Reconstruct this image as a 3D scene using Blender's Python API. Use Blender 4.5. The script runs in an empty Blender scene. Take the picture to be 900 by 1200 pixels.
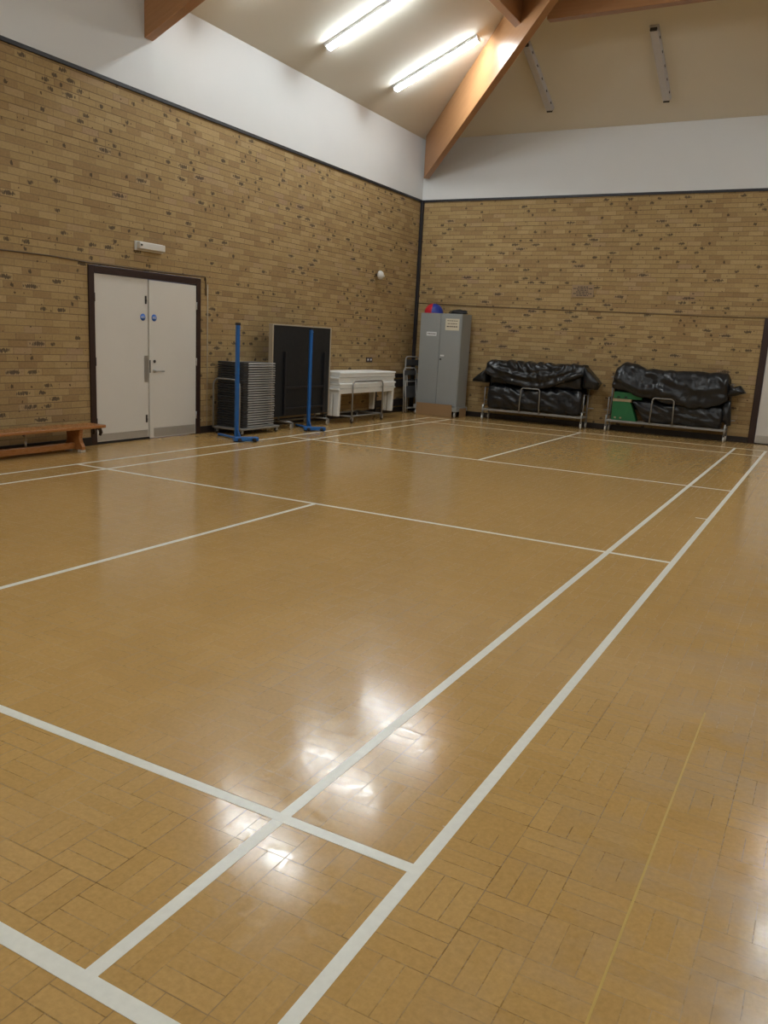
import bpy, math, random
from mathutils import Vector, Matrix, noise
random.seed(7)
C = bpy.context.scene.collection
# ------------------------------------------------------------------ measures
X, Y, H1, H2 = -0.887, 14.434, 4.20, 5.324      # left wall, far wall, top of brick, eaves
XR, YN = 9.30, -1.70                             # right wall, near wall
SL = 0.42                                        # roof slope
XC = (X + XR) / 2; D = XC - X; ZR = H2 + SL * D
PI = math.pi

# ------------------------------------------------------------------ mesh helper
class MB:
    def __init__(s): s.v = []; s.f = []; s.mi = []; s.m = Matrix(); s.cur = 0; s.sm = []
    def add(s, vs, fs, smooth=False):
        b = len(s.v); s.v += [tuple(s.m @ Vector(p)) for p in vs]
        for f in fs: s.f.append([b + i for i in f]); s.mi.append(s.cur); s.sm.append(smooth)
        return s
    def box(s, x0, x1, y0, y1, z0, z1):
        vs = [(x, y, z) for z in (z0, z1) for y in (y0, y1) for x in (x0, x1)]
        return s.add(vs, [(0,2,3,1),(4,5,7,6),(0,1,5,4),(2,6,7,3),(0,4,6,2),(1,3,7,5)])
    def prism(s, poly, a0, a1, axis='y'):
        # polygon given in the plane across 'axis', extruded between a0 and a1
        def P(p, a):
            return {'y': (p[0], a, p[1]), 'x': (a, p[0], p[1]), 'z': (p[0], p[1], a)}[axis]
        n = len(poly); vs = [P(p, a0) for p in poly] + [P(p, a1) for p in poly]
        fs = [tuple(range(n)), tuple(range(2*n-1, n-1, -1))] + [(i, i+n, (i+1) % n + n, (i+1) % n) for i in range(n)]
        return s.add(vs, fs)
    def tube(s, pts, r, n=10, close=False):
        pts = [Vector(p) for p in pts]; N = len(pts); rings = []
        up = None
        for i, p in enumerate(pts):
            a = pts[(i-1) % N] if (close or i > 0) else p; b = pts[(i+1) % N] if (close or i < N-1) else p
            t = (b - a).normalized()
            if up is None:
                up = Vector((0,0,1)) if abs(t.z) < .9 else Vector((1,0,0))
            u = (up - t * up.dot(t)).normalized(); w = t.cross(u); up = u
            rr = r[i] if isinstance(r, (list, tuple)) else r
            rings.append([p + (u*math.cos(2*PI*k/n) + w*math.sin(2*PI*k/n)) * rr for k in range(n)])
        vs = [q for R in rings for q in R]; fs = []
        for i in range(N if close else N-1):
            j = (i+1) % N
            for k in range(n):
                fs.append((i*n+k, i*n+(k+1) % n, j*n+(k+1) % n, j*n+k))
        s.add(vs, fs, True)
        if not close:
            s.add(rings[0], [tuple(reversed(range(n)))]); s.add(rings[-1], [tuple(range(n))])
        return s
    def lathe(s, prof, c=(0,0,0), n=24, axis='z'):
        vs = []; fs = []; m = len(prof)
        for k in range(n):
            a = 2*PI*k/n
            for r, h in prof:
                p = (r*math.cos(a), r*math.sin(a), h)
                if axis == 'x': p = (p[2], p[0], p[1])
                if axis == 'y': p = (p[1], p[2], p[0])
                vs.append((p[0]+c[0], p[1]+c[1], p[2]+c[2]))
        for k in range(n):
            for i in range(m-1):
                fs.append((k*m+i, ((k+1) % n)*m+i, ((k+1) % n)*m+i+1, k*m+i+1))
        return s.add(vs, fs, True)
    def build(s, name, mats, parent=None, bevel=0, seg=2):
        me = bpy.data.meshes.new(name); me.from_pydata(s.v, [], s.f)
        for m in (mats if isinstance(mats, (list, tuple)) else [mats]): me.materials.append(m)
        for p, i, q in zip(me.polygons, s.mi, s.sm): p.material_index = i; p.use_smooth = q
        me.update()
        import bmesh
        bm = bmesh.new(); bm.from_mesh(me); bmesh.ops.remove_doubles(bm, verts=bm.verts, dist=1e-6)
        bmesh.ops.recalc_face_normals(bm, faces=bm.faces); bm.to_mesh(me); bm.free()
        o = bpy.data.objects.new(name, me); C.objects.link(o)
        if parent: o.parent = parent
        if bevel:
            b = o.modifiers.new('bevel', 'BEVEL'); b.width = bevel; b.segments = seg; b.limit_method = 'ANGLE'
        return o
def arc(c, r, a0, a1, n, plane='xz'):
    out = []
    for i in range(n+1):
        a = math.radians(a0 + (a1-a0)*i/n); p, q = r*math.cos(a), r*math.sin(a)
        out.append({'xz': (c[0]+p, c[1], c[2]+q), 'yz': (c[0], c[1]+p, c[2]+q), 'xy': (c[0]+p, c[1]+q, c[2])}[plane])
    return out
def tag(o, label=None, cat=None, group=None, kind=None):
    if label: o['label'] = label
    if cat: o['category'] = cat
    if group: o['group'] = group
    if kind: o['kind'] = kind
    return o
def thing(name, label, cat, loc=(0,0,0), rz=0, group=None):
    o = bpy.data.objects.new(name, None); C.objects.link(o); o.location = loc; o.rotation_euler = (0,0,rz)
    o.empty_display_size = .1
    return tag(o, label, cat, group)
def dup(root, label=None, group=None):
    def cp(o, par):
        c = o.copy(); C.objects.link(c); c.parent = par
        for ch in [q for q in bpy.data.objects if q.parent == o]: cp(ch, c)
        return c
    r = cp(root, None)
    if label: r['label'] = label
    if group: r['group'] = group
    return r
def struct(o): o['kind'] = 'structure'; return o

# ------------------------------------------------------------------ materials
class NT:
    def __init__(s, name):
        s.mat = bpy.data.materials.new(name); s.mat.use_nodes = True; s.t = s.mat.node_tree
        s.b = s.t.nodes['Principled BSDF']
    def n(s, typ, **kw):
        o = s.t.nodes.new(typ)
        for k, v in kw.items(): setattr(o, k, v)
        return o
    def put(s, sock, v):
        if hasattr(v, 'is_output') or isinstance(v, bpy.types.NodeSocket): s.t.links.new(v, sock)
        else: sock.default_value = v
    def m(s, op, a, b=None, c=None, clamp=False):
        o = s.n('ShaderNodeMath', operation=op); o.use_clamp = clamp; s.put(o.inputs[0], a)
        if b is not None: s.put(o.inputs[1], b)
        if c is not None: s.put(o.inputs[2], c)
        return o.outputs[0]
    def mix(s, f, a, b, mode='MIX'):
        o = s.n('ShaderNodeMix', data_type='RGBA', blend_type=mode)
        s.put(o.inputs[0], f); s.put(o.inputs[6], a if not isinstance(a, tuple) else (*a[:3], 1)); s.put(o.inputs[7], b if not isinstance(b, tuple) else (*b[:3], 1))
        return o.outputs[2]
    def ramp(s, f, stops, interp='LINEAR'):
        o = s.n('ShaderNodeValToRGB'); o.color_ramp.interpolation = interp; e = o.color_ramp.elements
        while len(e) < len(stops): e.new(.5)
        for i, (p, c) in enumerate(stops): e[i].position = p; e[i].color = (*c, 1) if isinstance(c, tuple) else (c, c, c, 1)
        s.put(o.inputs[0], f); return o.outputs[0]
    def coord(s): return s.n('ShaderNodeTexCoord').outputs['Object']
    def xyz(s, v):
        o = s.n('ShaderNodeSeparateXYZ'); s.put(o.inputs[0], v); return o.outputs
    def comb(s, x, y, z=0.0):
        o = s.n('ShaderNodeCombineXYZ'); s.put(o.inputs[0], x); s.put(o.inputs[1], y); s.put(o.inputs[2], z); return o.outputs[0]
    def noise(s, v, scale, detail=2, rough=.5, dist=0):
        o = s.n('ShaderNodeTexNoise'); s.put(o.inputs['Vector'], v); o.inputs['Scale'].default_value = scale
        o.inputs['Detail'].default_value = detail; o.inputs['Roughness'].default_value = rough; o.inputs['Distortion'].default_value = dist
        return o.outputs['Fac']
    def white(s, v):
        o = s.n('ShaderNodeTexWhiteNoise', noise_dimensions='3D'); s.put(o.inputs['Vector'], v); return o.outputs['Value']
    def scale(s, v, k):
        o = s.n('ShaderNodeVectorMath', operation='MULTIPLY'); s.put(o.inputs[0], v); o.inputs[1].default_value = k; return o.outputs[0]
    def out(s, col=None, rough=None, bump=None, bs=.3, bd=.01, metal=None, spec=None):
        if col is not None: s.put(s.b.inputs['Base Color'], (*col, 1) if isinstance(col, tuple) else col)
        if rough is not None: s.put(s.b.inputs['Roughness'], rough)
        if metal is not None: s.b.inputs['Metallic'].default_value = metal
        if spec is not None: s.put(s.b.inputs['Specular IOR Level'], spec)
        if bump is not None:
            o = s.n('ShaderNodeBump'); o.inputs['Strength'].default_value = bs; o.inputs['Distance'].default_value = bd
            s.put(o.inputs['Height'], bump); s.t.links.new(o.outputs[0], s.b.inputs['Normal'])
        return s.mat
def plain(name, col, rough=.5, metal=0., var=.06, sc=14, bs=0.05, spec=None):
    t = NT(name); c = t.coord(); nz = t.noise(c, sc, 3)
    k = t.m('MULTIPLY_ADD', nz, 2*var, 1-var)
    v = t.n('ShaderNodeVectorMath', operation='SCALE'); v.inputs[0].default_value = col; t.put(v.inputs['Scale'], k)
    r = t.m('MULTIPLY_ADD', nz, .12, rough-.06)
    return t.out(v.outputs[0], r, nz, bs, .003, metal, spec)

def brick(name, ax):
    t = NT(name); p = t.xyz(t.coord()); u = p[ax]; v = p[2]
    h, w = .0765, .235
    vs = t.m('DIVIDE', v, h); row = t.m('FLOOR', vs); fv = t.m('FRACT', vs)
    jit = t.white(t.comb(row, 3.7, 1.1))
    off = t.m('MULTIPLY_ADD', t.m('FLOORED_MODULO', row, 2.0), .5, t.m('MULTIPLY', jit, .3))
    us = t.m('ADD', t.m('DIVIDE', u, w), off); col = t.m('FLOOR', us); fu = t.m('FRACT', us)
    r1 = t.white(t.comb(col, row, 0.5)); r2 = t.white(t.comb(col, row, 9.5)); r3 = t.white(t.comb(col, row, 4.2))
    uv = t.comb(u, v, 0.0)
    big = t.noise(uv, .55, 2); fine = t.noise(uv, 34, 3, .65)
    base = t.ramp(t.m('ADD', t.m('MULTIPLY', r1, .8), t.m('MULTIPLY', big, .22)),
        [(0., (.220,.135,.064)), (.12, (.300,.193,.086)), (.34, (.345,.232,.101)), (.6, (.375,.258,.114)), (.82, (.415,.292,.138)), (.93, (.350,.232,.130)), (1., (.255,.205,.150))])
    k = t.m('MULTIPLY_ADD', fine, .5, .75)
    base = t.mix(1.0, base, t.comb(k, k, k), 'MULTIPLY')
    # mortar, darkest along some of the bed joints
    jn = t.noise(t.comb(t.m('MULTIPLY', u, .35), t.m('MULTIPLY', row, 1.7)), 1.6, 2)
    bed = t.m('LESS_THAN', fv, .12); per = t.m('LESS_THAN', fu, .036)
    mort = t.m('MAXIMUM', bed, t.m('MULTIPLY', per, .55))
    mc = t.ramp(jn, [(.35, (.270,.190,.098)), (.55, (.175,.115,.058)), (.72, (.085,.052,.028))])
    c = t.mix(t.m('MULTIPLY', mort, .85), base, mc)
    # burnt dark scars pressed into one brick in eight
    dens = t.noise(uv, 1.1, 1)
    has = t.m('GREATER_THAN', t.m('ADD', r2, t.m('MULTIPLY', dens, .34)), .96)
    du = t.m('DIVIDE', t.m('SUBTRACT', fu, t.m('MULTIPLY_ADD', r3, .3, .34)), t.m('MULTIPLY_ADD', t.m('POWER', r1, 2.2), .42, .10))
    dv = t.m('DIVIDE', t.m('SUBTRACT', fv, .56), .36)
    d = t.m('ADD', t.m('MULTIPLY', du, du), t.m('MULTIPLY', dv, dv))
    streak = t.noise(t.comb(t.m('MULTIPLY', u, 3.6), t.m('MULTIPLY', v, .9)), 16, 2, .7)
    blot = t.m('MULTIPLY_ADD', streak, 3.8, t.m('MULTIPLY', d, -.95), clamp=False)
    blot = t.m('SUBTRACT', blot, 1.14)
    blot = t.m('MULTIPLY', t.m('MULTIPLY', blot, 2.6, clamp=True), has)
    c = t.mix(t.m('MULTIPLY', blot, .80), c, (.048,.036,.028))
    # small pocks
    pock = t.m('GREATER_THAN', t.noise(uv, 17, 1), .73)
    c = t.mix(t.m('MULTIPLY', pock, .75), c, (.06,.035,.02))
    hgt = t.m('SUBTRACT', t.m('MULTIPLY', fine, .3), t.m('ADD', mort, blot))
    return t.out(c, .82, hgt, .45, .006, spec=.3)

def floor_mat():
    t = NT('woodblock_vinyl'); p = t.xyz(t.coord()); S = .1776
    a = t.m('DIVIDE', t.m('SUBTRACT', p[0], 6.275), S); b = t.m('DIVIDE', t.m('SUBTRACT', p[1], .445), S)
    ca, cb = t.m('FLOOR', a), t.m('FLOOR', b); fa, fb = t.m('FRACT', a), t.m('FRACT', b)
    par = t.m('FLOORED_MODULO', t.m('ADD', ca, cb), 2.0)
    def pick(x, y): return t.m('ADD', t.m('MULTIPLY', x, t.m('SUBTRACT', 1.0, par)), t.m('MULTIPLY', y, par))
    s = t.m('MULTIPLY', pick(fa, fb), 3.0); cs = t.m('FLOOR', s); fs = t.m('FRACT', s); along = pick(fb, fa)
    es = t.m('MINIMUM', fs, t.m('SUBTRACT', 1.0, fs)); ea = t.m('MINIMUM', along, t.m('SUBTRACT', 1.0, along))
    r = t.white(t.comb(ca, cb, cs)); rt = t.white(t.comb(ca, cb, 7.0))
    uv = t.comb(p[0], p[1], 0.0)
    joint = t.m('MULTIPLY', t.m('LESS_THAN', es, .026), t.m('GREATER_THAN', t.m('ADD', t.noise(uv, 5, 2), t.m('MULTIPLY', r, .25)), .50))
    jt = t.m('MULTIPLY', t.m('LESS_THAN', ea, .011), .9)
    jn = t.m('MAXIMUM', t.m('MULTIPLY', joint, .85), jt)
    grain = t.noise(t.comb(t.m('MULTIPLY', pick(p[0], p[1]), 5.0), t.m('MULTIPLY', pick(p[1], p[0]), 1.0), par), 30, 3, .65)
    mott = t.noise(uv, 60, 2, .7); wear = t.noise(uv, .9, 3, .6)
    base = t.ramp(t.m('ADD', t.m('MULTIPLY', r, .35), t.m('MULTIPLY_ADD', grain, .5, .07)), [(.1, (.435,.262,.088)), (.5, (.482,.296,.104)), (.9, (.528,.334,.126))])
    k = t.m('ADD', t.m('MULTIPLY', mott, .42), t.m('MULTIPLY_ADD', wear, .22, .70))
    base = t.mix(1.0, base, t.comb(k, k, k), 'MULTIPLY')
    # greyer patches on the right of the court
    gr = t.m('MULTIPLY', t.ramp(p[0], [(.0, 0.), (1., 1.)]), 1.0)
    side = t.m('MULTIPLY', t.m('SUBTRACT', p[0], 6.2), 1.4, clamp=True)
    wp = t.m('MULTIPLY', t.ramp(t.noise(uv, 3.2, 4, .65), [(.42, 0.), (.66, .5)]), side)
    base = t.mix(wp, base, (.40,.33,.27))
    jd = t.ramp(t.noise(uv, 2.3, 2), [(.35, .28), (.65, .75)])
    c = t.mix(t.m('MULTIPLY', jn, jd), base, (.085,.048,.018))
    # dust specks
    sp = t.m('GREATER_THAN', t.noise(uv, 26, 1), .835)
    c = t.mix(t.m('MULTIPLY', sp, .8), c, (.55,.48,.38))
    scuff = t.noise(t.comb(t.m('MULTIPLY', p[0], 1.0), t.m('MULTIPLY', p[1], 1.0), 0.0), 14, 5, .75, 1.2)
    rough = t.m('ADD', t.m('MULTIPLY_ADD', t.ramp(scuff, [(.30, 0.), (.70, 1.)]), .16, .075), t.m('MULTIPLY', jn, .15))
    h = t.m('SUBTRACT', t.m('MULTIPLY', t.noise(uv, 9, 4, .6), .6), t.m('MULTIPLY', jn, .5))
    return t.out(c, rough, h, .05, .003, spec=.5)

def wood(name, c0, c1, axis=0, rough=.35, sc=1., lam=0., bs=.05):
    t = NT(name); k = [7., 7., 7.]; k[axis] = .55
    c = t.coord(); g = t.noise(t.scale(c, tuple(q*sc for q in k)), 3.2, 4, .6, .6); f = t.noise(t.scale(c, tuple(q*4*sc for q in k)), 5, 2)
    col = t.mix(t.m('MULTIPLY_ADD', f, .3, t.m('MULTIPLY', g, .8), clamp=True), c0, c1)
    if lam:
        z = t.m('FRACT', t.m('DIVIDE', t.xyz(c)[2], lam)); l = t.m('LESS_THAN', z, .06)
        col = t.mix(t.m('MULTIPLY', l, .35), col, tuple(q*.45 for q in c0))
    return t.out(col, t.m('MULTIPLY_ADD', f, .15, rough-.07), f, bs, .002)

def beam_wood():
    # glulam: grain and glue lines run up the slope of the beam
    t = NT('glulam_timber'); p = t.xyz(t.coord())
    # local x along, z across the depth
    g = t.noise(t.comb(t.m('MULTIPLY', p[0], .5), t.m('MULTIPLY', p[1], 6), t.m('MULTIPLY', p[2], 9)), 2.6, 4, .6, .4)
    f = t.noise(t.comb(t.m('MULTIPLY', p[0], 2.), t.m('MULTIPLY', p[1], 30), t.m('MULTIPLY', p[2], 40)), 3, 2)
    lam = t.m('LESS_THAN', t.m('FRACT', t.m('DIVIDE', p[2], .042)), .05)
    col = t.mix(t.m('MULTIPLY_ADD', f, .25, t.m('MULTIPLY', g, .8), clamp=True), (.30,.135,.052), (.46,.245,.110))
    col = t.mix(t.m('MULTIPLY', lam, .22), col, (.16,.06,.02))
    return t.out(col, .33, f, .04, .002)

def tarp():
    t = NT('black_pvc_sheet'); c = t.coord(); a = t.noise(c, 3.2, 2, .5, 1.8); b = t.noise(c, 16, 2)
    col = t.mix(a, (.006,.0065,.0075), (.016,.017,.020))
    h = t.m('ADD', t.m('MULTIPLY', a, 1.0), t.m('MULTIPLY', b, .05))
    return t.out(col, t.m('MULTIPLY_ADD', b, .12, .25), h, .20, .06, spec=.5)

def emit(name, col, st):
    t = NT(name); c = t.coord(); n = t.noise(c, 3, 1)
    t.b.inputs['Base Color'].default_value = (.9,.9,.9,1); t.b.inputs['Emission Color'].default_value = (*col, 1)
    t.put(t.b.inputs['Emission Strength'], t.m('MULTIPLY_ADD', n, st*.04, st*.98)); t.b.inputs['Roughness'].default_value = .4
    return t.mat

M_BL, M_BF = brick('yellow_stock_brick', 1), brick('yellow_stock_brick_end', 0)
M_FLOOR = floor_mat()
M_WHITE = plain('white_wall_board', (.64,.64,.63), .7, var=.02, sc=3)
M_CEIL = plain('cream_ceiling_board', (.68,.635,.54), .8, var=.03, sc=2, bs=.1)
M_TRIM = plain('near_black_trim', (.012,.011,.014), .5)
M_SKIRT = plain('black_skirting', (.014,.010,.010), .4)
M_FRAME = plain('dark_brown_gloss', (.030,.014,.012), .35)
M_DOOR = plain('off_white_door_paint', (.655,.625,.57), .45, var=.02, sc=4)
M_KICK = plain('brushed_steel_plate', (.50,.49,.46), .38, .6)
M_STEEL = plain('satin_steel', (.55,.55,.54), .32, .9)
M_DARKSTEEL = plain('dark_metal', (.06,.055,.05), .4, .6)
M_BLUESIGN = plain('blue_sign_disc', (.02,.12,.48), .4)
M_SIGNW = plain('sign_white', (.75,.76,.76), .5)
M_LINE = plain('white_court_paint', (.78,.78,.71), .32, var=.09, sc=40, bs=.02)
M_YLINE = plain('yellow_floor_tape', (.50,.33,.07), .4)
M_BEAM = beam_wood()
M_BENCH = wood('bench_pine_varnished', (.25,.092,.026), (.45,.195,.058), 1, .28, 1.2)
M_RUBBER = plain('black_rubber', (.02,.02,.02), .7)
M_GRUB = plain('pale_rubber_foot', (.45,.42,.36), .7)
M_HOOK = plain('dark_hook', (.03,.018,.014), .4)
M_POST = plain('blue_post_paint', (.012,.120,.40), .38)
M_GREYMET = plain('grey_chair_metal', (.42,.41,.39), .42, .1)
M_CHDARK = plain('charcoal_seat', (.026,.026,.028), .55)
M_TROL = plain('grey_trolley_metal', (.29,.29,.28), .4, .4)
M_TTBLACK = plain('black_table_underside', (.006,.0075,.010), .6)
M_TTEDGE = plain('beige_edge_trim', (.42,.36,.27), .5)
M_PLAST = plain('white_moulded_plastic', (.82,.83,.81), .45, var=.03)
M_CAB = plain('grey_cabinet_enamel', (.30,.315,.31), .42, .1, var=.03, sc=5)
M_PAPER = plain('cream_paper', (.66,.60,.46), .8, var=.02)
M_INK = plain('dark_ink', (.06,.045,.035), .7)
M_CARD = wood('brown_cardboard', (.28,.17,.08), (.33,.21,.105), 0, .8, .4)
M_CASTW = plain('white_castor_tyre', (.62,.61,.58), .5)
M_RED = plain('red_plastic', (.50,.012,.03), .4)
M_BLUE = plain('deep_blue_plastic', (.010,.03,.24), .4)
M_TARP = tarp()
M_BAG = plain('black_fabric', (.012,.012,.015), .7)
M_GREEN = plain('green_baize_board', (.010,.125,.035), .6)
M_BOARDW = plain('beige_board_edge', (.34,.26,.15), .6)
M_LAMPBODY = plain('white_batten_body', (.62,.62,.62), .45)
M_LAMPOFF = plain('unlit_grey_diffuser', (.50,.48,.48), .5)
M_LAMPON = emit('lit_tube', (.88,.96,1.0), 12.0)
M_PIR = plain('pale_sensor_plastic', (.62,.60,.55), .5)
M_CABLE = plain('brown_cable', (.10,.065,.035), .6)
M_SOCK = plain('brown_socket_plate', (.06,.035,.03), .45)
M_PLAQ = plain('varnished_plaque', (.30,.20,.105), .45)

# ------------------------------------------------------------------ shell
T = .2
fl = struct(MB().box(X-T, XR+T, YN-T, Y+T, -.15, 0).build('floor', M_FLOOR))
DL, DR, DH = 5.901, 7.841, 2.114
w = MB(); w.box(X-T, X, YN-T, DL, 0, H2+.02); w.box(X-T, X, DR, Y+T, 0, H2+.02); w.box(X-T, X, DL, DR, DH, H2+.02)
struct(w.build('wall_left', M_BL))
FX0, FX1, FH = 5.705, 7.66, 2.114
w = MB(); w.box(X, FX0, Y, Y+T, 0, H2+.02); w.box(FX1, XR, Y, Y+T, 0, H2+.02); w.box(FX0, FX1, Y, Y+T, FH, H2+.02)
struct(w.build('wall_far', M_BF))
struct(MB().box(XR, XR+T, YN-T, Y+T, 0, H2+.02).build('wall_right', M_BL))
struct(MB().box(X, XR, YN-T, YN, 0, H2+.02).build('wall_near', M_BF))
# hipped ceiling
def ceil():
    m = MB(); t = .12
    lo = [(X,YN,H2),(XR,YN,H2),(XR,Y,H2),(X,Y,H2),(XC,YN+D,ZR),(XC,Y-D,ZR)]
    hi = [(a,b,c+t) for a,b,c in lo]
    q = [(0,1,4),(1,2,5,4),(2,3,5),(3,0,4,5)]
    m.add(lo+hi, q + [tuple(i+6 for i in f) for f in q] + [(i,(i+1)%4,(i+1)%4+6,i+6) for i in range(4)])
    return m.build('ceiling', M_CEIL)
struct(ceil())
# white boards above the brick, on all four walls
g = .012
struct(MB().box(X, X+g, YN, Y, H1, H2).build('trim_1', M_WHITE))
struct(MB().box(X+g, XR-g, Y-g, Y, H1, H2).build('trim_2', M_WHITE))
struct(MB().box(XR-g, XR, YN, Y, H1, H2).build('trim_3', M_WHITE))
struct(MB().box(X+g, XR-g, YN, YN+g, H1, H2).build('trim_4', M_WHITE))
# dark rail under them
struct(MB().box(X, X+.022, YN, Y, H1-.045, H1).build('trim_5', M_TRIM, bevel=.004))
struct(MB().box(X+.022, XR, Y-.022, Y, H1-.045, H1).build('trim_6', M_TRIM, bevel=.004))
# dark pipe casing up the corner
struct(MB().box(X, X+.06, Y-.07, Y, 0, H1-.045).build('trim_7', M_TRIM, bevel=.006))
# skirtings
struct(MB().box(X, X+.02, YN, DL-.001, 0, .10).build('baseboard_left', M_SKIRT, bevel=.004))
struct(MB().box(X, X+.02, DR+.001, Y-.07, 0, .10).build('baseboard_left', M_SKIRT, bevel=.004))
struct(MB().box(X+.06, FX0-.001, Y-.02, Y, 0, .10).build('baseboard_far', M_SKIRT, bevel=.004))
struct(MB().box(FX1+.001, XR, Y-.02, Y, 0, .10).build('baseboard_far', M_SKIRT, bevel=.004))

# court lines, painted: parts of the floor
LW = .02
def line(x0, y0, x1, y1, z, lab, mat=M_LINE, lw=LW, name='court_line'):
    d = Vector((x1-x0, y1-y0, 0)).normalized(); n = Vector((-d.y, d.x, 0))*lw
    a, b = Vector((x0,y0,0)), Vector((x1,y1,0))
    pts = [(q.x, q.y) for q in (a-n, b-n, b+n, a+n)]
    o = MB().prism(pts, 0, z, 'z').build(name, mat, fl); o['label'] = lab
line(6.08, YN+.02, 6.08, 13.36, .0008, 'right outer sideline')
line(5.62, .035, 5.62, 13.36, .0008, 'right inner sideline')
line(.10, YN+.02, .087, 13.36, .0008, 'left outer sideline')
line(.515, .035, .515, 13.36, .0008, 'left inner sideline')
line(X+.3, .012, 6.10, .018, .0012, 'back line nearest the camera', lw=.024)
line(.10, .79, 6.08, .775, .0012, 'doubles service line nearest the camera')
line(.10, 4.835, 6.08, 4.835, .0012, 'near short service line')
line(.10, 8.593, 6.08, 8.593, .0012, 'far short service line')
line(.087, 12.50, 6.08, 12.49, .0012, 'far doubles service line', lw=.016)
line(.087, 13.35, 6.10, 13.35, .0012, 'far back line', lw=.016)
line(3.062, .035, 3.062, 4.835, .0008, 'near centre line')
line(3.064, 8.593, 3.064, 13.35, .0008, 'far centre line')
line(5.965, 6.70, 6.07, 6.70, .0012, 'short net mark', lw=.010)
line(6.6325, YN+.3, 6.63, 2.35, .0006, 'thin yellow strip', M_YLINE, .0032, 'floor_strip')

# ------------------------------------------------------------------ doors
def text_bars(m, x, y, w, rows, dy, h, ax='x'):
    pass
d1 = struct(bpy.data.objects.new('door_1', None)); C.objects.link(d1); d1.location = (X, 0, 0)
def rel(o): return o
f = MB(); fw = .085
f.box(-.12, .018, DL, DL+fw, 0, DH); f.box(-.12, .018, DR-fw, DR, 0, DH); f.box(-.12, .018, DL+fw, DR-fw, DH-fw, DH)
f.build('door_frame', M_FRAME, d1, bevel=.004)
mid = 6.868
lf = MB().box(-.05, -.005, DL+fw+.004, mid-.004, .03, DH-fw-.004).build('door_leaf', M_DOOR, d1, bevel=.003)
rf = MB().box(-.045, .012, mid+.004, DR-fw-.006, .012, DH-fw-.012).build('door_leaf', M_DOOR, d1, bevel=.003)
MB().box(-.12, .0, DL+fw, mid+.02, 0, .026).build('threshold', M_TRIM, d1)
MB().box(-.005, -.003, DL+fw+.03, mid-.02, .04, .125).build('kick_plate', M_KICK, lf)
MB().box(.012, .014, mid+.07, DR-fw-.02, .025, .14).build('kick_plate', M_KICK, rf)
MB().box(-.005, -.002, mid-.075, mid-.006, .74, 1.075).build('lock_plate', M_STEEL, lf)
MB().box(.0, .0175, mid+.0045, mid+.016, .86, 1.02).build('lock_plate', M_DARKSTEEL, rf)
for z0 in (1.72, .22):
    b = MB().box(-.005, .004, mid-.055, mid-.03, z0, z0+.10); b.box(.004, .014, mid-.05, mid-.036, z0+.03, z0+.055)
    b.build('flush_bolt', M_DARKSTEEL, lf, bevel=.002)
for par, xx, yy in ((lf, -.005, 6.775), (rf, .012, 6.955)):
    b = MB(); b.lathe([(0, .0), (.044, .0), (.044, .003), (0, .003)], (xx, yy, 1.555), 28, 'x')
    o = b.build('fire_door_sign', M_BLUESIGN, par)
    b = MB()
    b.box(xx+.003, xx+.0036, yy-.033, yy+.033, 1.560, 1.566); b.box(xx+.003, xx+.0036, yy-.033, yy+.033, 1.545, 1.551)
    b.build('sign_stripe', M_SIGNW, o)
h = MB(); h.lathe([(0,0),(.026,0),(.026,.008),(0,.008)], (.012, 6.955, .885), 20, 'x')
h.tube([(.018, 6.955, .885), (.055, 6.955, .885), (.06, 6.975, .884), (.06, 7.085, .880)], .010, 10)
h.build('door_handle', M_STEEL, rf)
h = MB(); h.lathe([(0,0),(.02,0),(.02,.010),(0,.010)], (.012, 6.955, 1.005), 18, 'x'); h.build('keyhole_plate', M_DARKSTEEL, rf)
for z0 in (.22, .95, 1.70):
    MB().tube([(.02, DR-fw-.004, z0), (.02, DR-fw-.004, z0+.1)], .008, 8).build('hinge', M_STEEL, rf)
    MB().tube([(.012, DL+fw+.002, z0), (.012, DL+fw+.002, z0+.1)], .008, 8).build('hinge', M_DARKSTEEL, lf)

d2 = struct(bpy.data.objects.new('door_2', None)); C.objects.link(d2); d2.location = (0, Y, 0)
f = MB(); fw2 = .105
f.box(FX0, FX0+fw2, -.018, .12, 0, FH); f.box(FX1-fw2, FX1, -.018, .12, 0, FH); f.box(FX0+fw2, FX1-fw2, -.018, .12, FH-fw2, FH)
f.build('door_frame', M_FRAME, d2, bevel=.004)
m2 = (FX0+FX1)/2
for a, b in ((FX0+fw2+.004, m2-.003), (m2+.003, FX1-fw2-.004)):
    lf2 = MB().box(a, b, .0, .05, .02, FH-fw2-.004).build('door_leaf', M_DOOR, d2, bevel=.003)
    MB().box(a+.02, b-.02, -.002, .0, .03, .15).build('kick_plate', M_KICK, lf2)
MB().box(FX0+fw2, FX1-fw2, -.0, .12, 0, .018).build('threshold', M_TRIM, d2)

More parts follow.
